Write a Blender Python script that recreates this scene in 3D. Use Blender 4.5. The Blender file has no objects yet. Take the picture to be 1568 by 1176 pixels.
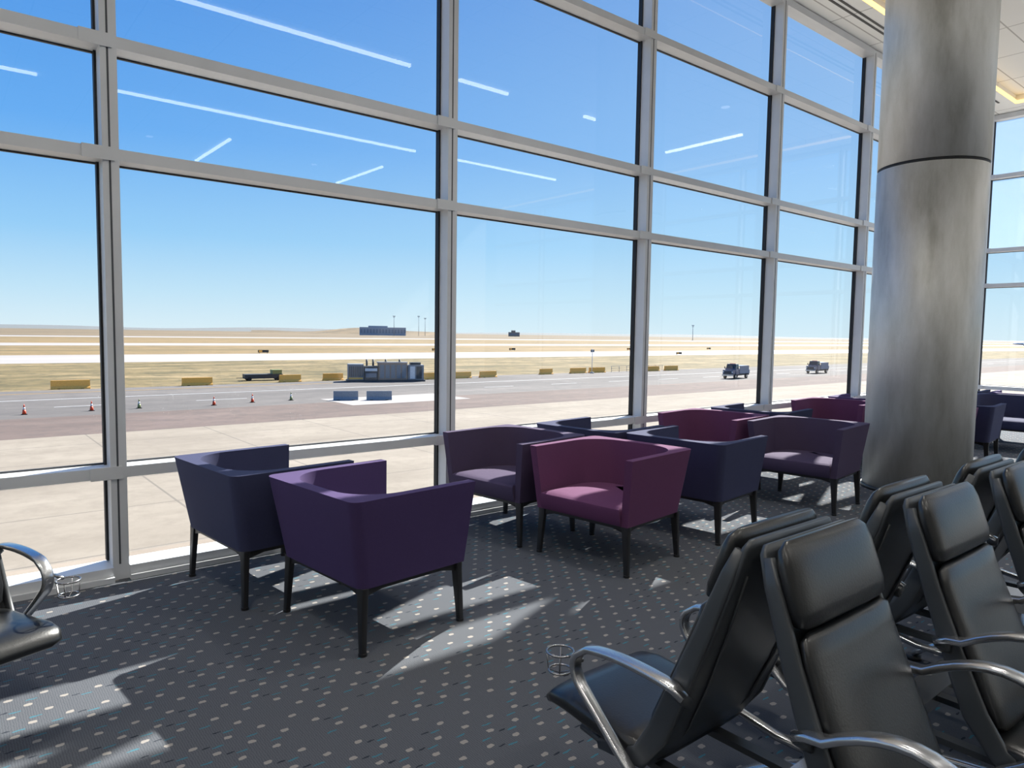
import bpy, bmesh, math, random
from mathutils import Vector, Matrix
random.seed(4)
sc=bpy.context.scene
try:
    sc.view_settings.view_transform='Standard'
except Exception: pass

# ---------------------------------------------------------------- materials
def newmat(name):
    m=bpy.data.materials.new(name); m.use_nodes=True
    nt=m.node_tree; nt.nodes.clear()
    out=nt.nodes.new("ShaderNodeOutputMaterial")
    return m,nt,out
def N(nt,t,**k):
    n=nt.nodes.new(t)
    for a,b in k.items(): setattr(n,a,b)
    return n
def L(nt,a,b): nt.links.new(a,b)
def srgb(r,g,b):
    f=lambda c:(c/255/12.92) if c/255<=0.04045 else ((c/255+.055)/1.055)**2.4
    return (f(r),f(g),f(b),1)
def mth(nt,op,a,b=None,c=None):
    n=N(nt,"ShaderNodeMath",operation=op)
    for i,v in enumerate((a,b,c)):
        if v is None: continue
        if isinstance(v,(int,float)): n.inputs[i].default_value=v
        else: L(nt,v,n.inputs[i])
    return n.outputs[0]
def mixc(nt,fac,a,b):
    n=N(nt,"ShaderNodeMix",data_type='RGBA')
    for s,v in ((n.inputs[0],fac),(n.inputs[6],a),(n.inputs[7],b)):
        if isinstance(v,(int,float)): s.default_value=v
        elif isinstance(v,tuple): s.default_value=v
        else: L(nt,v,s)
    return n.outputs[2]
def noise(nt,scale,detail=4,vec=None,rough=.55):
    n=N(nt,"ShaderNodeTexNoise"); n.inputs["Scale"].default_value=scale; n.inputs["Detail"].default_value=detail
    n.inputs["Roughness"].default_value=rough
    if vec is None:
        tc=N(nt,"ShaderNodeTexCoord"); vec=tc.outputs["Object"]
    L(nt,vec,n.inputs["Vector"]); return n.outputs["Fac"]
def ramp(nt,fac,stops):
    r=N(nt,"ShaderNodeValToRGB"); L(nt,fac,r.inputs[0])
    e=r.color_ramp.elements
    e[0].position,e[0].color=stops[0]; e[1].position,e[1].color=stops[-1]
    for p,c in stops[1:-1]:
        x=e.new(p); x.color=c
    return r.outputs[0]
def simple(name,col,rough=.5,metal=0,var=.12,scale=8,bump=0,bscale=60,spec=.5,sheen=0,coat=0):
    m,nt,out=newmat(name)
    b=N(nt,"ShaderNodeBsdfPrincipled"); L(nt,b.outputs[0],out.inputs[0])
    f=noise(nt,scale)
    d=tuple(c*(1-var) for c in col[:3])+(1,); l=tuple(min(1,c*(1+var)) for c in col[:3])+(1,)
    L(nt,ramp(nt,f,[(.3,d),(.7,l)]),b.inputs["Base Color"])
    b.inputs["Roughness"].default_value=rough; b.inputs["Metallic"].default_value=metal
    b.inputs["Specular IOR Level"].default_value=spec
    if sheen:
        b.inputs["Sheen Weight"].default_value=sheen; b.inputs["Sheen Roughness"].default_value=.4
        b.inputs["Sheen Tint"].default_value=tuple(min(1,c*3+.05) for c in col[:3])+(1,)
    if coat: b.inputs["Coat Weight"].default_value=coat
    if bump:
        bp=N(nt,"ShaderNodeBump"); bp.inputs["Strength"].default_value=bump; bp.inputs["Distance"].default_value=.004
        L(nt,noise(nt,bscale,3),bp.inputs["Height"]); L(nt,bp.outputs[0],b.inputs["Normal"])
    return m
def emis(name,col,s):
    m,nt,out=newmat(name); e=N(nt,"ShaderNodeEmission"); e.inputs[0].default_value=col; e.inputs[1].default_value=s
    L(nt,e.outputs[0],out.inputs[0]); return m

M_alu=simple("painted_aluminium",srgb(205,208,212),.45,.1,.04,3)
M_sill=simple("sill_aluminium",srgb(205,208,212),.4,.1,.04,3)
M_gasket=simple("black_gasket",srgb(22,24,28),.6)
M_groove=simple("joint_shadow_gap",srgb(70,74,80),.6)
M_wall=simple("white_wall_paint",srgb(215,213,208),.7,0,.03,1)
M_ceil,nt,out=newmat("ceiling_panels")
b=N(nt,"ShaderNodeBsdfPrincipled"); L(nt,b.outputs[0],out.inputs[0]); b.inputs["Roughness"].default_value=.7
tc=N(nt,"ShaderNodeTexCoord"); sp=N(nt,"ShaderNodeSeparateXYZ"); L(nt,tc.outputs["Object"],sp.inputs[0])
def linemask(nt,v,size,w):
    fr=mth(nt,'FRACT',mth(nt,'DIVIDE',v,size)); return mth(nt,'LESS_THAN',fr,w/size)
ms=mth(nt,'MAXIMUM',linemask(nt,sp.outputs[0],1.2,.02),linemask(nt,sp.outputs[1],.6,.02))
L(nt,mixc(nt,ms,srgb(232,230,224),srgb(176,172,165)),b.inputs["Base Color"])
M_vent=simple("vent_slot",srgb(60,58,55),.6)
M_warm=emis("warm_cove_light",(1,.66,.24,1),2.4)
M_strip=emis("linear_lamp_diffuser",(1,.97,.92,1),13)
M_lens=emis("added_fill_lens",(1,.96,.9,1),3)  # glowing disc for the added ceiling fill spots

def fabric(name,col):
    m,nt,out=newmat(name)
    b=N(nt,"ShaderNodeBsdfPrincipled"); L(nt,b.outputs[0],out.inputs[0])
    f=noise(nt,420,2); g=noise(nt,5,3)
    c1=mixc(nt,f,tuple(x*.65 for x in col[:3])+(1,),tuple(min(1,x*1.4) for x in col[:3])+(1,))
    c2=mixc(nt,mth(nt,'MULTIPLY',g,.25),c1,tuple(min(1,x*1.5) for x in col[:3])+(1,))
    L(nt,c2,b.inputs["Base Color"]); b.inputs["Roughness"].default_value=.85
    b.inputs["Specular IOR Level"].default_value=.2
    b.inputs["Sheen Weight"].default_value=.12; b.inputs["Sheen Roughness"].default_value=.4
    b.inputs["Sheen Tint"].default_value=tuple(min(1,c*2+.08) for c in col[:3])+(1,)
    bp=N(nt,"ShaderNodeBump"); bp.inputs["Strength"].default_value=.25; bp.inputs["Distance"].default_value=.002
    L(nt,f,bp.inputs["Height"]); L(nt,bp.outputs[0],b.inputs["Normal"])
    return m
F_purple=fabric("purple_fabric",srgb(68,54,92))
F_navy=fabric("navy_fabric",srgb(54,57,84))
F_plum=fabric("plum_fabric",srgb(92,54,86))
F_violet=fabric("dusky_violet_fabric",srgb(70,60,84))
M_leg=simple("black_powder_coat",srgb(28,28,30),.45)
M_leather=simple("black_leather",srgb(24,26,28),.30,0,.2,12,.12,160,.65)
M_shell=simple("dark_grey_shell",srgb(58,62,66),.40,0,.08,5)
M_chrome=simple("polished_aluminium",srgb(190,192,195),.25,.95,.05,6)
M_glasscup=simple("steel_wire",srgb(150,150,152),.25,.9)

# carpet
M_carpet,nt,out=newmat("dotted_carpet")
b=N(nt,"ShaderNodeBsdfPrincipled"); L(nt,b.outputs[0],out.inputs[0]); b.inputs["Roughness"].default_value=.95; b.inputs["Specular IOR Level"].default_value=.15
tc=N(nt,"ShaderNodeTexCoord"); 
wob=N(nt,"ShaderNodeTexNoise"); wob.inputs["Scale"].default_value=60; L(nt,tc.outputs["Object"],wob.inputs["Vector"])
va=N(nt,"ShaderNodeVectorMath",operation='MULTIPLY_ADD'); L(nt,wob.outputs["Color"],va.inputs[0]); va.inputs[1].default_value=(.012,.012,0); L(nt,tc.outputs["Object"],va.inputs[2])
sp=N(nt,"ShaderNodeSeparateXYZ"); L(nt,va.outputs[0],sp.inputs[0])
X,Y=sp.outputs[0],sp.outputs[1]
def dots(nt,sx,sy,ox,oy,hw,hh,stag,skip,round_=False):
    ry=mth(nt,'DIVIDE',mth(nt,'ADD',Y,oy),sy); iy=mth(nt,'FLOOR',ry)
    sh=mth(nt,'MULTIPLY',mth(nt,'FRACT',mth(nt,'MULTIPLY',iy,stag)),1.0)
    rx=mth(nt,'ADD',mth(nt,'DIVIDE',mth(nt,'ADD',X,ox),sx),sh); ix=mth(nt,'FLOOR',rx)
    fx=mth(nt,'MULTIPLY',mth(nt,'SUBTRACT',mth(nt,'FRACT',rx),.5),sx/hw); fy=mth(nt,'MULTIPLY',mth(nt,'SUBTRACT',mth(nt,'FRACT',ry),.5),sy/hh)
    p=lambda v:mth(nt,'POWER',mth(nt,'ABSOLUTE',v),3.0)
    m=mth(nt,'LESS_THAN',mth(nt,'ADD',p(fx),p(fy)),1.0)
    cb=N(nt,"ShaderNodeCombineXYZ"); L(nt,ix,cb.inputs[0]); L(nt,iy,cb.inputs[1])
    wn=N(nt,"ShaderNodeTexWhiteNoise"); L(nt,cb.outputs[0],wn.inputs["Vector"])
    return mth(nt,'MULTIPLY',m,mth(nt,'GREATER_THAN',wn.outputs["Value"],skip))
d1=dots(nt,.13,.085,0,0,.0155,.0105,.5,.08)
d2=dots(nt,.13,.085,.05,.04,.022,.004,.5,.35)
d3=dots(nt,.13,.085,.09,.025,.016,.004,.5,.6)
fn=noise(nt,900,2,tc.outputs["Object"])
rib=mth(nt,'FRACT',mth(nt,'MULTIPLY',X,110))
base=mixc(nt,fn,srgb(60,64,71),srgb(110,113,119))
base=mixc(nt,mth(nt,'MULTIPLY',mth(nt,'GREATER_THAN',rib,.6),.35),base,srgb(52,55,62))
c=mixc(nt,d3,base,srgb(44,49,58)); c=mixc(nt,d2,c,srgb(64,114,130)); c=mixc(nt,d1,c,srgb(148,143,138))
L(nt,c,b.inputs["Base Color"])
bp=N(nt,"ShaderNodeBump"); bp.inputs["Strength"].default_value=.4; bp.inputs["Distance"].default_value=.003; L(nt,fn,bp.inputs["Height"]); L(nt,bp.outputs[0],b.inputs["Normal"])

# glass
def glassmat(name,frit):
    m,nt,out=newmat(name)
    tr=N(nt,"ShaderNodeBsdfTransparent"); tr.inputs[0].default_value=(.92,.95,.96,1)
    gl=N(nt,"ShaderNodeBsdfGlossy"); gl.inputs["Roughness"].default_value=0.0; gl.inputs[0].default_value=(1,1,1,1)
    # Schlick reflectance of a thin pane, same from either side
    ge=N(nt,"ShaderNodeNewGeometry"); dp=N(nt,"ShaderNodeVectorMath",operation='DOT_PRODUCT')
    L(nt,ge.outputs["Incoming"],dp.inputs[0]); L(nt,ge.outputs["Normal"],dp.inputs[1])
    cs=mth(nt,'ABSOLUTE',dp.outputs["Value"])
    F=mth(nt,'ADD',mth(nt,'MULTIPLY',mth(nt,'POWER',mth(nt,'SUBTRACT',1.0,cs),5.0),.8),.03)
    mx=N(nt,"ShaderNodeMixShader"); L(nt,F,mx.inputs[0]); L(nt,tr.outputs[0],mx.inputs[1]); L(nt,gl.outputs[0],mx.inputs[2])
    last=mx.outputs[0]
    if frit:
        df=N(nt,"ShaderNodeBsdfTranslucent"); df.inputs[0].default_value=(.55,.62,.74,1)
        v=N(nt,"ShaderNodeTexVoronoi"); v.inputs["Scale"].default_value=110; v.inputs["Randomness"].default_value=0
        t2=N(nt,"ShaderNodeTexCoord"); L(nt,t2.outputs["Object"],v.inputs["Vector"])
        k=mth(nt,'MULTIPLY',mth(nt,'LESS_THAN',v.outputs["Distance"],.36),.38)
        m2=N(nt,"ShaderNodeMixShader"); L(nt,k,m2.inputs[0]); L(nt,last,m2.inputs[1]); L(nt,df.outputs[0],m2.inputs[2]); last=m2.outputs[0]
    L(nt,last,out.inputs[0]); return m
M_glass=glassmat("clear_glazing",False); M_frit=glassmat("fritted_glazing",True)

# column metal
M_col,nt,out=newmat("galvanised_column_cladding")
b=N(nt,"ShaderNodeBsdfPrincipled"); L(nt,b.outputs[0],out.inputs[0])
tc=N(nt,"ShaderNodeTexCoord"); mp=N(nt,"ShaderNodeMapping"); mp.inputs["Scale"].default_value=(1.3,1.3,.35); L(nt,tc.outputs["Object"],mp.inputs[0])
n1=noise(nt,2.4,6,mp.outputs[0],.62); n2=noise(nt,220,2,tc.outputs["Object"])
cc=ramp(nt,n1,[(.3,srgb(166,164,156)),(.45,srgb(200,200,195)),(.6,srgb(220,220,217)),(.75,srgb(230,230,228))])
L(nt,mixc(nt,mth(nt,'MULTIPLY',n2,.35),cc,srgb(136,136,132)),b.inputs["Base Color"])
b.inputs["Metallic"].default_value=.45
L(nt,mth(nt,'ADD',mth(nt,'MULTIPLY',n1,.35),.32),b.inputs["Roughness"])
bp=N(nt,"ShaderNodeBump"); bp.inputs["Strength"].default_value=.2; bp.inputs["Distance"].default_value=.004; L(nt,n2,bp.inputs["Height"]); L(nt,bp.outputs[0],b.inputs["Normal"])

# ---------------------------------------------------------------- mesh helpers
class B:
    def __init__(s): s.bm=bmesh.new(); s.mats=[]
    def mi(s,m):
        if m not in s.mats: s.mats.append(m)
        return s.mats.index(m)
    def box(s,lo,hi,m,rot=None,smooth=False):
        i=s.mi(m); c=[(a+b)/2 for a,b in zip(lo,hi)]; d=[b-a for a,b in zip(lo,hi)]
        mt=Matrix.Translation(c)
        if rot is not None: mt=mt@rot
        mt=mt@Matrix.Diagonal((d[0],d[1],d[2],1))
        r=bmesh.ops.create_cube(s.bm,size=1,matrix=mt)
        for f in {f for v in r['verts'] for f in v.link_faces}: f.material_index=i; f.smooth=smooth
        return r['verts']
    def cyl(s,c,r,h,m,axis='Z',seg=24,r2=None,caps=True):
        i=s.mi(m); R=Matrix.Identity(4)
        if axis=='X': R=Matrix.Rotation(math.pi/2,4,'Y')
        if axis=='Y': R=Matrix.Rotation(math.pi/2,4,'X')
        q=bmesh.ops.create_cone(s.bm,cap_ends=caps,segments=seg,radius1=r,radius2=r if r2 is None else r2,depth=h,matrix=Matrix.Translation(c)@R)
        for f in {f for v in q['verts'] for f in v.link_faces}: f.material_index=i; f.smooth=len(f.verts)==4
    def ring(s,pts): return [s.bm.verts.new(p) for p in pts]
    def bridge(s,a,b,i,closed=True,smooth=True):
        n=len(a)
        for k in range(n if closed else n-1):
            j=(k+1)%n
            f=s.bm.faces.new((a[k],a[j],b[j],b[k])); f.material_index=i; f.smooth=smooth
    def cap(s,r,i,flip=False,smooth=False):
        f=s.bm.faces.new(r if not flip else r[::-1]); f.material_index=i; f.smooth=smooth
    def loft(s,pts,W,T,m,side=Vector((1,0,0)),n=20,e=4.0,M=None,closed=False):
        """sweep a superellipse section along pts; W = size along 'side', T = thickness"""
        i=s.mi(m); pts=[Vector(p) for p in pts]; K=len(pts); rings=[]
        if not isinstance(W,(list,tuple)): W=[W]*K
        if not isinstance(T,(list,tuple)): T=[T]*K
        for k,p in enumerate(pts):
            if closed: t=pts[(k+1)%K]-pts[k-1]
            else: t=pts[min(k+1,K-1)]-pts[max(k-1,0)]
            t.normalize(); sd=(side-t*side.dot(t)).normalized(); nn=t.cross(sd)
            rg=[]
            for a in range(n):
                th=2*math.pi*a/n+math.pi/n; ca,sa=math.cos(th),math.sin(th)
                x=math.copysign(abs(ca)**(2/e),ca)*W[k]/2; y=math.copysign(abs(sa)**(2/e),sa)*T[k]/2
                q=p+sd*x+nn*y
                rg.append(M@q if M else q)
            rings.append(s.ring(rg))
        for k in range(K-1): s.bridge(rings[k],rings[k+1],i)
        if closed: s.bridge(rings[-1],rings[0],i)
        else: s.cap(rings[0],i,True,True); s.cap(rings[-1],i,False,True)
    def obj(s,name,loc=(0,0,0),rz=0,bevel=0,parent=None,segs=2):
        bmesh.ops.recalc_face_normals(s.bm,faces=s.bm.faces)
        me=bpy.data.meshes.new(name); s.bm.to_mesh(me); s.bm.free()
        for m in s.mats: me.materials.append(m)
        o=bpy.data.objects.new(name,me); sc.collection.objects.link(o); o.location=loc; o.rotation_euler=(0,0,rz)
        if bevel:
            md=o.modifiers.new("bevel",'BEVEL'); md.width=bevel; md.segments=segs; md.limit_method='ANGLE'; md.angle_limit=math.radians(40); md.harden_normals=True
        if parent: o.parent=parent
        return o

def bez(p0,p1,p2,n):
    p0,p1,p2=map(Vector,(p0,p1,p2)); return [p0*(1-t)**2+p1*2*t*(1-t)+p2*t*t for t in [i/n for i in range(n+1)]]

# ---------------------------------------------------------------- room shell
D=4.978; X0=.9183; S=2.5332; ZT=[.69,2.666,3.34,4.739,5.851]; XE=X0+6*S-.27
XL=X0-5*S; YB=-11.0; ZC=5.93
b=B(); b.box((XL,YB,-.3),(XE,D+.22,0),M_carpet); b.obj("floor")
MW=.092; MD=.17   # mullion width / depth
def bay(name,a,c,axis):
    """window bay from a to c along the wall; right-hand mullion included"""
    b=B()
    def bx(u0,u1,v0,v1,z0,z1,m):
        # u along the wall, v outward from the inner frame face
        if axis=='X': b.box((u0,D+v0,z0),(u1,D+v1,z1),m)
        else: b.box((XE+v0,u0,z0),(XE+v1,u1,z1),m)
    bx(c-MW,c,0,MD,0,ZT[-1]+.04,M_alu)
    bx(c-MW*.62,c-MW*.5,-.0015,.001,.1,ZT[-1],M_groove)
    bx(c-MW-.014,c-MW,MD-.05,MD,0.1,ZT[-1],M_gasket); bx(c,c+.014,MD-.05,MD,.1,ZT[-1],M_gasket)
    for z in ZT[:-1]:
        bx(a,c-MW,.0,MD,z-.035,z+.035,M_alu)
        bx(c-MW-.11,c-MW*.3,-.012,0,z-.04,z+.04,M_alu)      # splice bracket at the mullion
        bx(a,c-MW,MD-.02,MD,z-.045,z+.045,M_gasket)
    bx(a,c-MW,0,MD,ZT[-1]-.04,ZT[-1]+.05,M_alu)
    bx(a,c-MW,-.03,MD,.0,.09,M_sill); bx(a,c-MW,-.06,-.03,0,.035,M_sill)
    zs=[.09]+ZT
    for k in range(len(ZT)):
        z0=zs[k]+.035; z1=zs[k+1]-.035
        m=M_frit if k>=3 else M_glass
        i=b.mi(m); g=MD-.025
        P=[(a+.001,z0),(c-MW,z0),(c-MW,z1),(a+.001,z1)]
        vs=[b.bm.verts.new((u,D+g,z) if axis=='X' else (XE+g,u,z)) for u,z in P]
        f=b.bm.faces.new(vs); f.material_index=i
    return b.obj(name)
n=1
for k in range(-4,7):
    a=X0+(k-1)*S; c=X0+k*S if k<6 else XE+.05
    bay("window_%d"%n,a,c,'X'); n+=1
YE=D+.02
for k in range(6):
    c=YE-k*S; a=c-S
    bay("window_%d"%n,a,c,'Y'); n+=1
b=B(); b.box((XL-.2,YB-.2,0),(XE+.2,YB,6.3),M_wall); b.obj("wall_back")
b=B(); b.box((XL-.2,YB,0),(XL,D,6.3),M_wall); b.obj("wall_left")
b=B()
CY=D-.56; CX=XE-.45; ZS=ZC-.02
b.box((XL,YB,ZC+.14),(CX,CY,ZC+.3),M_ceil)
b.box((XL,CY,ZS),(XE+.2,D+.2,ZC+.3),M_ceil); b.box((CX,YB,ZS),(XE+.2,CY,ZC+.3),M_ceil)
b.obj("ceiling")
b=B()
b.box((XL,CY-.03,ZS+.005),(CX-.03,CY-.002,ZS+.055),M_warm); b.box((CX-.03,YB,ZS+.005),(CX-.002,CY-.03,ZS+.055),M_warm)
b.obj("cove_light")
b=B()
for dy in (.16,.24): b.box((XL,CY+dy,ZS-.008),(CX-.3,CY+dy+.03,ZS),M_vent)
b.obj("ceiling_vent")
def strip(x0,x1,y,yy=None):
    b=B()
    if yy is None: b.box((x0,y-.03,ZC+.095),(x1,y+.03,ZC+.14),M_strip)
    else: b.box((x0-.03,y,ZC+.095),(x0+.03,yy,ZC+.14),M_strip)
    b.obj("linear_ceiling_light")
for x0,x1 in ((-9,-4.5),(-3.5,1.0),(1.6,6.3),(7.3,8.4),(10.4,11.5)): strip(x0,x1,-.25)
for x0,x1 in ((-8,-3),(-2.5,1.55),(2.5,9.3),(10.5,14)): strip(x0,x1,-5.0)
for x,y0,y1 in ((13.9,-.95,1.15),(5.5,-9.8,-7),(9.5,-9.8,-7)): strip(x,0,y0,y1)
# invented ceiling spots, added to brighten the interior (fitting + lamp)
for x in (-8,-4,0,4,8,12):
    for y in (-8,-2.6,2.0):
        if abs(x-8)<.1 and y==2.0: continue
        b=B(); b.cyl((0,0,.0),.11,.03,M_sill,seg=24); b.cyl((0,0,-.017),.085,.006,M_lens,seg=24)
        dl=b.obj("added_fill_fitting",(x,y,ZC+.125))
        ld=bpy.data.lights.new("added_fill_lamp",'SPOT'); ld.energy=255; ld.spot_size=math.radians(130); ld.spot_blend=.8; ld.shadow_soft_size=.25; ld.color=(1,.95,.88)
        lo=bpy.data.objects.new("added_fill_lamp",ld); sc.collection.objects.link(lo); lo.parent=dl; lo.location=(0,0,-.05)

# column
b=B()
b.cyl((0,0,1.69),.512,3.34,M_col,seg=96); b.cyl((0,0,3.375),.505,.03,M_gasket,seg=96); b.cyl((0,0,4.73),.512,2.68,M_col,seg=96)
b.cyl((0,0,.02),.522,.04,M_shell,seg=96)
b.obj("column",(8.11,3.035,0),.9)

# ---------------------------------------------------------------- lounge chair
def ushape(x0,x1,hw,r,k=9,na=5,nb=7):
    pts=[]
    for i in range(na): pts.append((x1+(x0+r-x1)*i/na,-hw))
    for i in range(k+1):
        a=-math.pi/2-math.pi/2*i/k; pts.append((x0+r+r*math.cos(a),-hw+r+r*math.sin(a)))
    for i in range(1,nb): pts.append((x0,(-hw+r)+(2*hw-2*r)*i/nb))
    for i in range(k+1):
        a=math.pi-math.pi/2*i/k; pts.append((x0+r+r*math.cos(a),hw-r+r*math.sin(a)))
    for i in range(1,na+1): pts.append((x0+r+(x1-x0-r)*i/na,hw))
    return pts
def lounge_chair(loc,deg,fab):
    b=B(); i=b.mi(fab)
    H=.79; zb=.335
    ot=ushape(-.41,.37,.448,.06); it=ushape(-.335,.37,.388,.25)
    ob=ushape(-.335,.335,.395,.06); ib=ushape(-.27,.335,.34,.22)
    def lift(p,z): return [(x,y,z) for x,y in p]
    rt=b.ring(lift(ot,H)); ri=b.ring(lift(it,H)); rib=b.ring(lift(ib,zb)); rob=b.ring(lift(ob,zb))
    b.bridge(rt,ri,i,False,False); b.bridge(ri,rib,i,False,True); b.bridge(rib,rob,i,False,False); b.bridge(rob,rt,i,False,True)
    b.cap([rt[0],ri[0],rib[0],rob[0]],i); b.cap([rt[-1],rob[-1],rib[-1],ri[-1]],i)
    def seatpoly(k,xf): return ushape(-.27*k,xf,.345*k,.21)
    lev=[(.335,.985,.335),(.36,1,.352),(.43,1,.365),(.452,.985,.36),(.466,.94,.335),(.474,.80,.27),(.478,.5,.16)]
    prev=None
    for z,k,xf in lev:
        r=b.ring([(x,y,z) for x,y in seatpoly(k,xf)])
        if prev: b.bridge(prev,r,i,True,True)
        else: b.cap(r,i,True)
        prev=r
    b.cap(prev,i,False,True)
    for s in (-1,1):
        b.box((-.31,s*.36-.015,.31),(.31,s*.36+.015,.34),M_leg)
    for s in (-1,1): b.box((s*.30-.015,-.36,.31),(s*.30+.015,.36,.34),M_leg)
    for sx in (-1,1):
        for sy in (-1,1):
            top=Vector((sx*.305,sy*.365,.335)); bot=Vector((sx*.318,sy*.385,.0))
            b.loft([top,top.lerp(bot,.15),bot+Vector((0,0,.012))],[.064,.054,.034],[.038,.036,.028],M_leg,side=Vector((0,1,0)),n=12,e=8)
            b.cyl(bot+Vector((0,0,.008)),.022,.016,M_leg,seg=14)
            b.loft([(sx*.30,sy*.36,.315),(sx*.30,sy*.28,.32),(sx*.30,sy*.18,.33)],[.03,.03,.02],[.06,.035,.012],M_leg,side=Vector((1,0,0)),n=8,e=8)
            b.loft([(sx*.30,sy*.36,.315),(sx*.22,sy*.36,.32),(sx*.12,sy*.36,.33)],[.03,.03,.02],[.06,.035,.012],M_leg,side=Vector((0,1,0)),n=8,e=8)
    return b.obj("lounge_chair",(loc[0],loc[1],0),math.radians(deg),bevel=.011,segs=3)
lounge_chair((1.60,4.42),6,F_navy)
lounge_chair((1.86,3.485),6,F_purple)
lounge_chair((3.763,3.46),187,F_plum)
lounge_chair((3.626,4.40),187,F_violet)
lounge_chair((4.88,3.52),7,F_navy)
lounge_chair((4.68,4.43),7,F_navy)
lounge_chair((6.52,3.42),187,F_violet)
lounge_chair((6.32,4.36),187,F_plum)
lounge_chair((7.36,4.43),7,F_navy)
lounge_chair((9.05,4.38),187,F_plum)
lounge_chair((9.33,3.38),187,F_plum)
lounge_chair((10.35,3.38),7,F_navy)
lounge_chair((10.12,4.42),7,F_purple)
lounge_chair((12.2,3.35),187,F_navy)
lounge_chair((12.05,4.32),187,F_plum)
lounge_chair((13.25,3.4),7,F_purple)
lounge_chair((13.12,4.38),7,F_navy)

# ---------------------------------------------------------------- tandem seating
def bench(loc,xs,rows=(1,-1),rise={1:.0,-1:.05},rz=0,off={1:-.03,-1:0},lift={1:0,-1:0}):
    b=B()
    for d in rows:
        for ci,cx in enumerate(xs):
            M=Matrix.Translation((cx,off[d],0))@Matrix.Diagonal((1,d,1,1))
            prof=[(0,.62,.345),(0,.50,.352),(0,.40,.36),(0,.315,.40),(0,.255,.50),(0,.185,.66),(0,.115,.84),(0,.06,1.0),(0,.04,1.075),(0,.035,1.095)]
            b.loft(prof,[.38,.42,.45,.47,.475,.475,.465,.45,.435,.40],[.02,.026,.03,.036,.034,.03,.028,.026,.024,.015],M_shell,n=24,e=7,M=M)
            for s in (-1,1):
                b.loft([(s*.225,.50,.362),(s*.232,.34,.40),(s*.237,.272,.50),(s*.237,.205,.66),(s*.232,.135,.84),(s*.222,.078,1.0),(s*.21,.055,1.07)],.02,[.03,.065,.07,.06,.05,.04,.025],M_shell,n=12,e=5,M=M)
            for s in (-1,1):
                b.loft([(s*.13,.33,.372),(s*.15,.234,.50),(s*.165,.164,.66),(s*.18,.097,.84),(s*.19,.044,1.0)],.008,.008,M_shell,n=8,e=2,M=M)
            lc=[(0,.33,.455),(0,.318,.475),(0,.295,.53),(0,.247,.64),(0,.198,.76),(0,.163,.85),(0,.152,.895),(0,.148,.908)]
            b.loft(lc,[.36,.42,.45,.455,.455,.45,.44,.39],[.03,.055,.068,.062,.052,.048,.04,.02],M_leather,n=32,e=3.2,M=M)
            hc=[(0,.142,.915),(0,.138,.925),(0,.128,.955),(0,.110,1.005),(0,.093,1.06),(0,.084,1.093),(0,.079,1.112)]
            b.loft(hc,[.39,.43,.445,.445,.44,.425,.37],[.03,.056,.068,.070,.064,.045,.02],M_leather,n=32,e=3.4,M=M)
            sp=[(0,.29,.415),(0,.32,.418),(0,.40,.412),(0,.52,.418),(0,.64,.43),(0,.705,.425),(0,.735,.405),(0,.745,.392)]
            b.loft(sp,[.42,.47,.485,.49,.49,.485,.46,.38],[.04,.075,.085,.085,.08,.065,.045,.02],M_leather,n=32,e=3.8,M=M)
            r=rise[d]; q=lift[d]
            for s in (-1,1):
                x=s*.268
                path=[(x,.165,.655+q),(x,.20,.672+q)]+bez((x,.24,.678+q),(x,.40,.69+r*2+q),(x,.51,.665+r+q),8)+bez((x,.535,.652+r*.9+q),(x,.60,.60+q),(x,.54,.54),6)[1:]+[(x,.47,.48),(x,.40,.42),(x,.33,.365),(x,.2,.345),(x,.05,.345)]
                W=[.03,.042]+[.046]*9+[.042]*6+[.036]*5
                b.loft(path,W[:len(path)],.022,M_chrome,n=14,e=3.5,M=M)
                b.loft([(s*.235,.185,.63+q),(s*.268,.18,.655+q)],.04,.03,M_shell,side=Vector((0,1,0)),n=8,M=M)
            if (d==1 and ci==0) or (d==-1 and ci==len(xs)-1):
                x=-.25 if d==1 else .30
                for z,rr in ((.60,.043),(.54,.036)):
                    c=[(x+rr*math.cos(a),.655+rr*math.sin(a),z) for a in [2*math.pi*j/24 for j in range(24)]]
                    b.loft(c,.007,.007,M_glasscup,side=Vector((0,0,1)),n=8,e=2,M=M,closed=True)
                for j in range(4):
                    a=math.pi/4+j*math.pi/2
                    b.loft([(x+.043*math.cos(a),.655+.043*math.sin(a),.60),(x+.036*math.cos(a),.655+.036*math.sin(a),.54),(x,.655,.53)],.005,.005,M_glasscup,side=Vector((.3,.8,.2)),n=6,e=2,M=M)
                b.loft([(x,.615,.60),(x*.98,.56,.605)],.012,.012,M_glasscup,side=Vector((1,0,0)),n=8,M=M)
    x0,x1=min(xs)-.32,max(xs)+.32
    b.box((x0,-.05,.31),(x1,.05,.355),M_chrome)
    for cx in xs:
        b.box((cx-.16,-.5,.33),(cx-.12,.5,.35),M_shell); b.box((cx+.12,-.5,.33),(cx+.16,.5,.35),M_shell)
    for k in range(len(xs)-1):
        if k%2==0 or k==len(xs)-2:
            lx=(xs[k]+xs[k+1])/2
            b.box((lx-.035,-.04,.2),(lx+.035,.04,.33),M_chrome)
            for s in (-1,1):
                b.loft(bez((lx,0,.24),(lx,s*.22,.2),(lx,s*.42,.03),8),[.06]*9,[.05,.045,.042,.038,.034,.03,.028,.026,.024],M_chrome,n=14,e=4)
                b.cyl((lx,s*.42,.012),.035,.024,M_leg,seg=16)
            b.box((lx-.08,-.12,.40),(lx+.08,.12,.46),M_sill)
            b.box((lx-.02,-.02,.35),(lx+.02,.02,.40),M_chrome)
    return b.obj("airport_seating_bench",(loc[0],loc[1],0),rz)
bench((0,.945),[1.75,2.57,3.36,4.15],lift={1:0,-1:.04})
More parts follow.
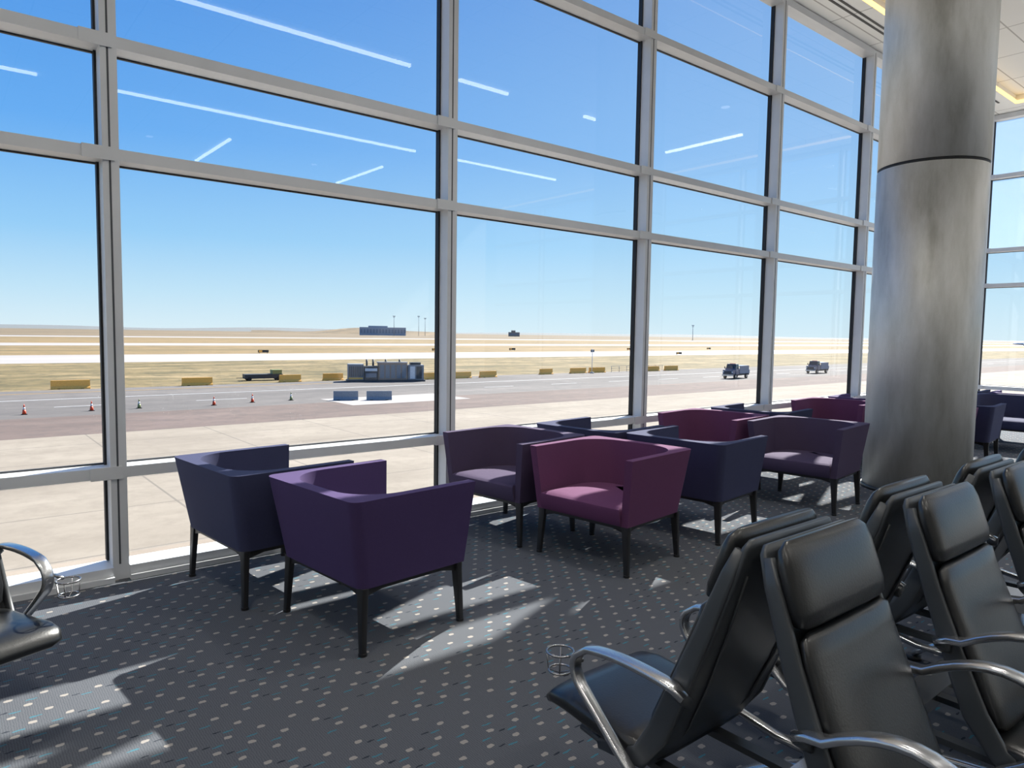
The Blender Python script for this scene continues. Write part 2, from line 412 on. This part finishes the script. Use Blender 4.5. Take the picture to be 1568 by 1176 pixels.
bench((-.195,3.71),[.07,-.73,-1.53][::-1],rows=(-1,),rz=math.radians(20),rise={1:0,-1:0})

# ---------------------------------------------------------------- outdoors
GZ=-5.5
def ground(name,y0,y1,mat,x0=-1500,x1=9000,z=GZ,xo=0):
    b=B(); i=b.mi(mat)
    vs=[b.bm.verts.new(p) for p in ((x0,y0,z),(x1,y0,z),(x1,y1,z),(x0,y1,z))]
    f=b.bm.faces.new(vs); f.material_index=i; return b.obj(name)
def groundmat(name,stops,sc1,stretch=(1,1,1),sc2=None,c2=None,k2=.4,joint=None,rough=.9,spec=.3,jc=None,val=.8):
    m,nt,out=newmat(name); b=N(nt,"ShaderNodeBsdfPrincipled"); L(nt,b.outputs[0],out.inputs[0])
    b.inputs["Roughness"].default_value=rough; b.inputs["Specular IOR Level"].default_value=spec
    tc=N(nt,"ShaderNodeTexCoord"); mp=N(nt,"ShaderNodeMapping"); mp.inputs["Scale"].default_value=stretch; L(nt,tc.outputs["Object"],mp.inputs[0])
    col=ramp(nt,noise(nt,sc1,6,mp.outputs[0],.62),stops)
    if sc2: col=mixc(nt,mth(nt,'MULTIPLY',ramp(nt,noise(nt,sc2,5,tc.outputs["Object"],.7),[(.45,(0,0,0,1)),(.65,(1,1,1,1))]),k2),col,c2)
    if joint:
        sp=N(nt,"ShaderNodeSeparateXYZ"); L(nt,tc.outputs["Object"],sp.inputs[0])
        ms=mth(nt,'MAXIMUM',linemask(nt,sp.outputs[0],joint[0],joint[2]),linemask(nt,sp.outputs[1],joint[1],joint[2]))
        col=mixc(nt,mth(nt,'MULTIPLY',ms,.6),col,jc)
    hs=N(nt,"ShaderNodeHueSaturation"); hs.inputs["Value"].default_value=val; L(nt,col,hs.inputs["Color"])
    L(nt,hs.outputs[0],b.inputs["Base Color"]); return m
G_conc=groundmat("apron_concrete",[(.3,srgb(134,124,111)),(.7,srgb(154,144,130))],.12,(1,2.5,1),1.2,srgb(122,112,100),.35,(7.5,6.2,.10),jc=srgb(98,92,86))
G_red=groundmat("weathered_asphalt",[(.3,srgb(98,84,78)),(.7,srgb(118,102,95))],.2,(.4,1.5,1),.8,srgb(84,77,74),.5)
G_asph=groundmat("asphalt",[(.3,srgb(92,88,86)),(.7,srgb(120,114,110))],.08,(.3,2,1),.5,srgb(80,77,76),.4)
G_grass=groundmat("dry_grass_verge",[(.35,srgb(92,82,50)),(.5,srgb(120,104,68)),(.65,srgb(150,130,94))],.16,(.3,1,1),.45,srgb(60,58,34),.7,val=.85)
G_taxi=groundmat("taxiway_concrete",[(.3,srgb(160,153,146)),(.7,srgb(174,167,161))],.02,(.3,2,1),rough=.6)
G_field=groundmat("golden_field",[(.35,srgb(106,92,60)),(.5,srgb(132,111,74)),(.65,srgb(148,122,84))],.03,(.12,1.5,1),.14,srgb(88,80,54),.6,val=.82)
G_far=groundmat("prairie",[(.35,srgb(92,82,66)),(.5,srgb(120,104,80)),(.65,srgb(142,122,94))],.006,(.15,1.8,1),.03,srgb(88,80,64),.5)
G_paint=simple("white_road_paint",srgb(170,170,168),.7); G_yel=simple("yellow_road_paint",srgb(175,135,55),.7)
ground("apron_ground",-600,54,G_conc)
ground("service_road",54,66,G_red); ground("taxilane",66,94.5,G_asph)
ground("grass_verge",94.5,166,G_grass); ground("taxiway",166,215,G_taxi)
ground("grass_infield",215,330,G_field); ground("runway",330,385,G_taxi,-1500,9000); ground("grass_field",385,640,G_field)
ground("far_runway",640,730,G_taxi,-200,9000); ground("far_field_left",640,730,G_field,-1500,-200); ground("prairie_ground",730,12000,G_far,-9000,14000)
b=B()
b.box((-400,82,GZ),(900,82.35,GZ+.01),G_paint); b.box((-400,90,GZ),(42,90.25,GZ+.01),G_yel)
for k in range(30):
    if not 20<-100+k*12<50: b.box((-100+k*12,74,GZ),(-95+k*12,74.25,GZ+.01),G_paint)
b.obj("road_marking")
b=B(); b.box((31,62,GZ),(45,69.5,GZ+.008),G_taxi); b.obj("concrete_patch")
rb=B()
def ridge(s,a0,a1,prof,mat):
    b=rb; i=b.mi(mat); K=60; lo=[];hi=[];bk=[]
    for k in range(K+1):
        u=k/K; a=math.radians(a0+(a1-a0)*u); h=prof(u)
        lo.append((s*math.cos(a),s*math.sin(a),GZ-2)); hi.append((s*1.06*math.cos(a),s*1.06*math.sin(a),GZ+h)); bk.append((s*1.3*math.cos(a),s*1.3*math.sin(a),GZ-2))
    r0=b.ring(lo);r1=b.ring(hi);r2=b.ring(bk); b.bridge(r0,r1,i,False); b.bridge(r1,r2,i,False)
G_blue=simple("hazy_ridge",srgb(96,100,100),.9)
ridge(4200,56,100,lambda u:20+6*math.sin(u*9)+3*math.sin(u*23)-14*max(0,.25-u)*4,G_blue)
ridge(2300,55.5,71,lambda u:6+14*math.exp(-((u-.42)/.22)**2)+2*math.sin(u*15),G_far)
ridge(6500,-12,60,lambda u:17+6*math.sin(u*11)+3*math.sin(u*31),G_blue)
rb.obj("ground_hills")

M_orange=simple("orange_plastic",srgb(222,72,30),.5); M_white=simple("white_band",srgb(210,210,210),.5); M_black=simple("black_rubber",srgb(25,25,27),.7)
def cone(x,y,mat=M_orange):
    b=B(); b.box((-.2,-.2,0),(.2,.2,.04),M_black); b.cyl((0,0,.22),.15,.36,mat,r2=.1,seg=20); b.cyl((0,0,.5),.1,.2,M_white,r2=.065,seg=20); b.cyl((0,0,.72),.065,.24,mat,r2=.025,seg=20)
    b.obj("traffic_cone",(x,y,GZ+.01))
for x,y in ((.9,69.2),(5.4,69),(10.2,69.3),(20.1,68.7),(24,69.6)): cone(x,y)
G_green=simple("faded_green_plastic",srgb(120,130,80),.5)
for x,y in ((13.9,69.4),(28,69.8)): cone(x,y,G_green)
M_barr=simple("barrier_concrete",srgb(128,134,140),.8); M_tan=simple("tan_barrier",srgb(255,180,80),.7)
def barrier(x,y,l,rz,mat,h=.95):
    b=B(); i=b.mi(mat); P=[(-.32,0),(.32,0),(.32,.1),(.14,.35),(.09,1),(-.09,1),(-.14,.35),(-.32,.1)]
    r0=b.ring([(-l/2,p[0],p[1]*h) for p in P]); r1=b.ring([(l/2,p[0],p[1]*h) for p in P]); b.bridge(r0,r1,i,True,False); b.cap(r0,i,True); b.cap(r1,i)
    for s in (-.3,.3): b.box((s*l-.15,-.33,.0),(s*l+.15,.33,.06),M_black)
    b.obj("concrete_barrier",(x,y,GZ+.01),rz)
barrier(32.8,67.2,2.5,-.45,M_barr); barrier(35.8,65.6,2.6,-.45,M_barr)
for x,y,l in ((12,95.5,3.9),(25.6,94.3,3.6),(38,95,3),(44.6,95.5,3),(59,91,4),(64,91,4),(69.5,91,3.4),(84,93,3),(92,93,4),(97,93,4),(112,92,4),(118,92,4),(-2,96,4)): barrier(x,y,l,random.uniform(-.08,.03),M_tan,1.0)
M_eq=simple("grey_steel_cabinet",srgb(118,124,132),.6,.2); M_eqd=simple("dark_louvre",srgb(48,54,60),.6); M_rust=simple("brown_panel",srgb(140,120,106),.7)
b=B()
b.box((-5.6,-1.2,0),(5.6,1.2,.25),M_eqd); b.box((-5.4,-1.1,.25),(-3.2,1.1,2.5),M_eq); b.box((-3.1,-1.1,.25),(-1.2,1.1,2.2),M_eqd)
b.box((-1.1,-1.1,.25),(3.0,1.1,2.7),M_rust); b.box((3.1,-1.1,.25),(5.4,1.1,2.4),M_eq)
for k in range(8): b.box((-5.2+k*.25,-1.14,.7),(-5.05+k*.25,-1.1,2.2),M_eqd)
for k in range(5): b.box((-.9+k*.78,-1.14,.5),(-.3+k*.78,-1.1,2.4),M_eq)
b.box((3.4,-1.14,.4),(4.1,-1.1,2.2),M_white); b.box((4.3,-1.14,.4),(5.1,-1.1,2.2),M_eqd)
b.box((-3.0,-1.13,1.5),(-1.3,-1.1,1.9),M_white); b.box((-2.9,-1.13,.6),(-1.4,-1.1,1.2),M_eq)
b.box((-5.3,-1.13,.35),(-3.3,-1.1,.6),M_tan)
for x in (-2.7,-1.8,0,2): b.cyl((x,0,2.6),.14,1.1,M_eqd)
b.box((-1.3,-.8,2.7),(3.1,.8,2.8),M_eq); b.box((3.5,-.7,2.4),(5.0,.7,2.75),M_eqd)
b.obj("equipment_enclosure",(50.5,90.6,GZ),-.42)
b=B(); b.box((-2.6,-.8,.3),(2.6,.8,.9),M_eqd); b.box((1.2,-.7,.9),(2.5,.7,1.5),G_green)
for x in (-2,2): 
    for y in (-.75,.75): b.cyl((x,y,.28),.28,.2,M_black,'Y')
b.box((-3.6,-.05,.35),(-2.6,.05,.42),M_eqd); b.obj("utility_trailer",(36,100,GZ),-.1)
M_tblue=simple("truck_blue_paint",srgb(42,66,104),.35,.3,coat=.5); M_tglass=simple("dark_window_glass",srgb(20,28,36),.1)
M_bed=simple("truck_grey_box",srgb(110,122,140),.5)
def truck(x,y,rz,boxmat):
    b=B()
    b.box((-3.1,-.95,.55),(3.0,.95,.85),M_black)
    b.box((.9,-1.0,.75),(2.1,1.0,1.75),M_tblue); b.box((2.1,-.92,.75),(3.15,.92,1.5),M_tblue)
    v=b.box((.95,-.93,1.75),(2.05,.93,2.45),M_tglass)
    for q in v:
        if q.co.z>2.4: q.co.x-= .22 if q.co.x>1.5 else 0; q.co.y*=.88
    b.box((1.0,-.84,2.43),(1.85,.84,2.5),M_tblue)
    b.box((-3.1,-1.05,.85),(.75,1.05,1.5),boxmat); b.box((-2.9,-1.0,1.5),(.65,-.9,2.1),boxmat); b.box((-2.9,.9,1.5),(.65,1.0,2.1),boxmat); b.box((-2.9,-1,2.1),(.65,1,2.2),M_tblue)
    b.box((3.15,-.7,.8),(3.2,.7,1.3),M_eqd); b.box((3.1,-1,.5),(3.3,1,.75),M_chrome)
    for s in (-1,1): b.box((3.15,s*.8-.12,1.05),(3.2,s*.8+.12,1.28),M_white); b.box((1.9,s*1.15-.08,1.7),(2.0,s*1.15+.08,2.05),M_black)
    for wx in (-2.0,2.25):
        for s in (-1,1): b.cyl((wx,s*.9,.42),.42,.28,M_black,'Y'); b.cyl((wx,s*1.05,.42),.2,.02,M_chrome,'Y')
    b.box((1.3,-.5,2.5),(1.5,.5,2.6),M_orange)
    b.obj("pickup_truck",(x,y,GZ+.01),rz,bevel=.04)
truck(107,69.5,math.radians(188),M_bed); truck(139,71.5,math.radians(184),M_bed)
b=B(); b.cyl((0,0,2.3),.06,4.6,M_white,seg=12); b.box((-.4,-.05,3.9),(.5,.05,4.4),M_eq); b.cyl((0,0,.1),.4,.2,M_barr); b.obj("sign_mast",(94.6,92,GZ))
b=B()
for k in range(8): b.cyl((k*2.2,0,.6),.04,1.2,M_eq,seg=8)
for z in (.35,.75,1.15): b.box((0,-.03,z-.03),(15.4,.03,z+.03),M_eq)
b.obj("guard_rail",(101,93,GZ))
M_bld=simple("hazy_blue_facade",srgb(150,160,172),.7); M_bldd=simple("facade_openings",srgb(116,128,144),.7)
b=B(); b.box((-48,-15,0),(48,15,17),M_bld); b.box((-30,-12,17),(10,12,20),M_bld)
for k in range(15): b.box((-46+k*6.4,-15.3,5),(-42+k*6.4,-15,13),M_bldd)
b.obj("terminal_building",(737,1335,GZ),-.5)
b=B(); b.box((-16,-8,0),(16,8,12),M_rust); b.box((-8,-6,12),(4,6,17),M_rust)
for k in range(5): b.box((-14+k*6,-8.3,4),(-10+k*6,-8,9),M_bldd)
b.obj("hangar_building",(1275,1550,GZ),-.7)
def mast(x,y,h):
    b=B(); b.cyl((0,0,h/2),.55,h,M_bldd,r2=.3,seg=10); b.box((-2.6,-.5,h-1),(2.6,.5,h+.3),M_bldd); b.box((-1.8,-.4,h-3),(1.8,.4,h-2.2),M_bldd); b.obj("light_mast",(x,y,GZ))
mast(680,1188,38); mast(796,1287,42); mast(807,1279,38); mast(997,734,26)
M_sign=simple("airfield_sign_black",srgb(40,38,36),.6)
for x,y in ((150,230),(190,232),(220,168),(260,228),(330,232),(110,165),(78,216)):
    b=B(); b.box((-1.6,-.15,.3),(1.6,.15,1.1),M_sign); b.box((-1.3,-.05,0),(-1.2,.05,.3),M_sign); b.box((1.2,-.05,0),(1.3,.05,.3),M_sign); b.box((-1.4,-.17,.4),(-.4,-.15,1.0),M_tan); b.obj("airfield_sign",(x,y,GZ))
b=B(); b.loft([(-16,0,3.6),(-13,0,3.4),(-6,0,3),(8,0,3),(13,0,2.9),(16,0,2.6)],[.8,2.2,3.6,3.6,2.6,.6],[.8,2.2,3.6,3.6,2.6,.6],M_white,side=Vector((0,1,0)),n=20,e=2)
b.loft([(-3,-15,3.4),(1,0,2.4),(-3,15,3.4)],[1.4,5,1.4],[.2,.6,.2],M_white,side=Vector((1,0,0)),n=12,e=2.5)
b.loft([(-14,0,4),(-17,0,9)],[4,2],[.4,.25],M_tblue,side=Vector((1,0,0)),n=12,e=2.5)
b.loft([(-15,-5.5,4.4),(-14,0,4),(-15,5.5,4.4)],[1,2.6,1],[.15,.3,.15],M_white,side=Vector((1,0,0)),n=12,e=2.5)
for s in (-4.5,4.5): b.cyl((2,s,1.7),.95,3,M_eq,'X')
for x,y in ((11,0),(-1,-2.4),(-1,2.4)): b.cyl((x,y,.8),.12,1.6,M_eq,seg=8); b.cyl((x,y,.5),.5,.4,M_black,'Y')
b.obj("airplane",(1330,350,GZ),2.2)

# ---------------------------------------------------------------- light
w=bpy.data.worlds.new("sky"); sc.world=w; w.use_nodes=True; nt=w.node_tree; nt.nodes.clear()
out=N(nt,"ShaderNodeOutputWorld"); bg=N(nt,"ShaderNodeBackground"); L(nt,bg.outputs[0],out.inputs[0])
tc=N(nt,"ShaderNodeTexCoord"); sp=N(nt,"ShaderNodeSeparateXYZ"); L(nt,tc.outputs["Generated"],sp.inputs[0])
col=ramp(nt,mth(nt,'MAXIMUM',sp.outputs[2],0),[(0,(.78,.93,1,1)),(.05,(.58,.83,1.0,1)),(.12,(.33,.66,1,1)),(.24,(.14,.44,.95,1)),(.42,(.07,.30,.82,1)),(1,(.05,.2,.65,1))])
glow=mth(nt,'MULTIPLY',mth(nt,'POWER',mth(nt,'MAXIMUM',mth(nt,'ADD',mth(nt,'MULTIPLY',sp.outputs[0],.94),mth(nt,'MULTIPLY',sp.outputs[1],.35)),0),3),.35)
L(nt,mixc(nt,glow,col,(.7,.9,1,1)),bg.inputs[0]); bg.inputs[1].default_value=1.0
az,el=math.radians(20.5),math.radians(41.3)
sd=Vector((math.cos(el)*math.cos(az),math.cos(el)*math.sin(az),math.sin(el)))
sl=bpy.data.lights.new("sun",'SUN'); sl.energy=17; sl.angle=math.radians(.55); sl.color=(1,.95,.87)
so=bpy.data.objects.new("sun",sl); sc.collection.objects.link(so); so.rotation_euler=sd.to_track_quat('Z','Y').to_euler(); so.location=(0,0,30)

# ---------------------------------------------------------------- camera
psi,th,ph=.8843,.071,.0143
fw=Vector((math.cos(psi)*math.cos(th),math.sin(psi)*math.cos(th),-math.sin(th))); r=Vector((math.sin(psi),-math.cos(psi),0)); u=r.cross(fw)
r2=r*math.cos(ph)+u*math.sin(ph); u2=u*math.cos(ph)-r*math.sin(ph)
cd=bpy.data.cameras.new("camera"); cd.sensor_fit='HORIZONTAL'; cd.sensor_width=36; cd.lens=1100/1600*36; cd.clip_end=30000; cd.clip_start=.05
co=bpy.data.objects.new("camera",cd); sc.collection.objects.link(co)
m=Matrix.Identity(4)
for i in range(3): m[i][0]=r2[i]; m[i][1]=u2[i]; m[i][2]=-fw[i]
m.translation=(0,0,1.6); co.matrix_world=m; sc.camera=co
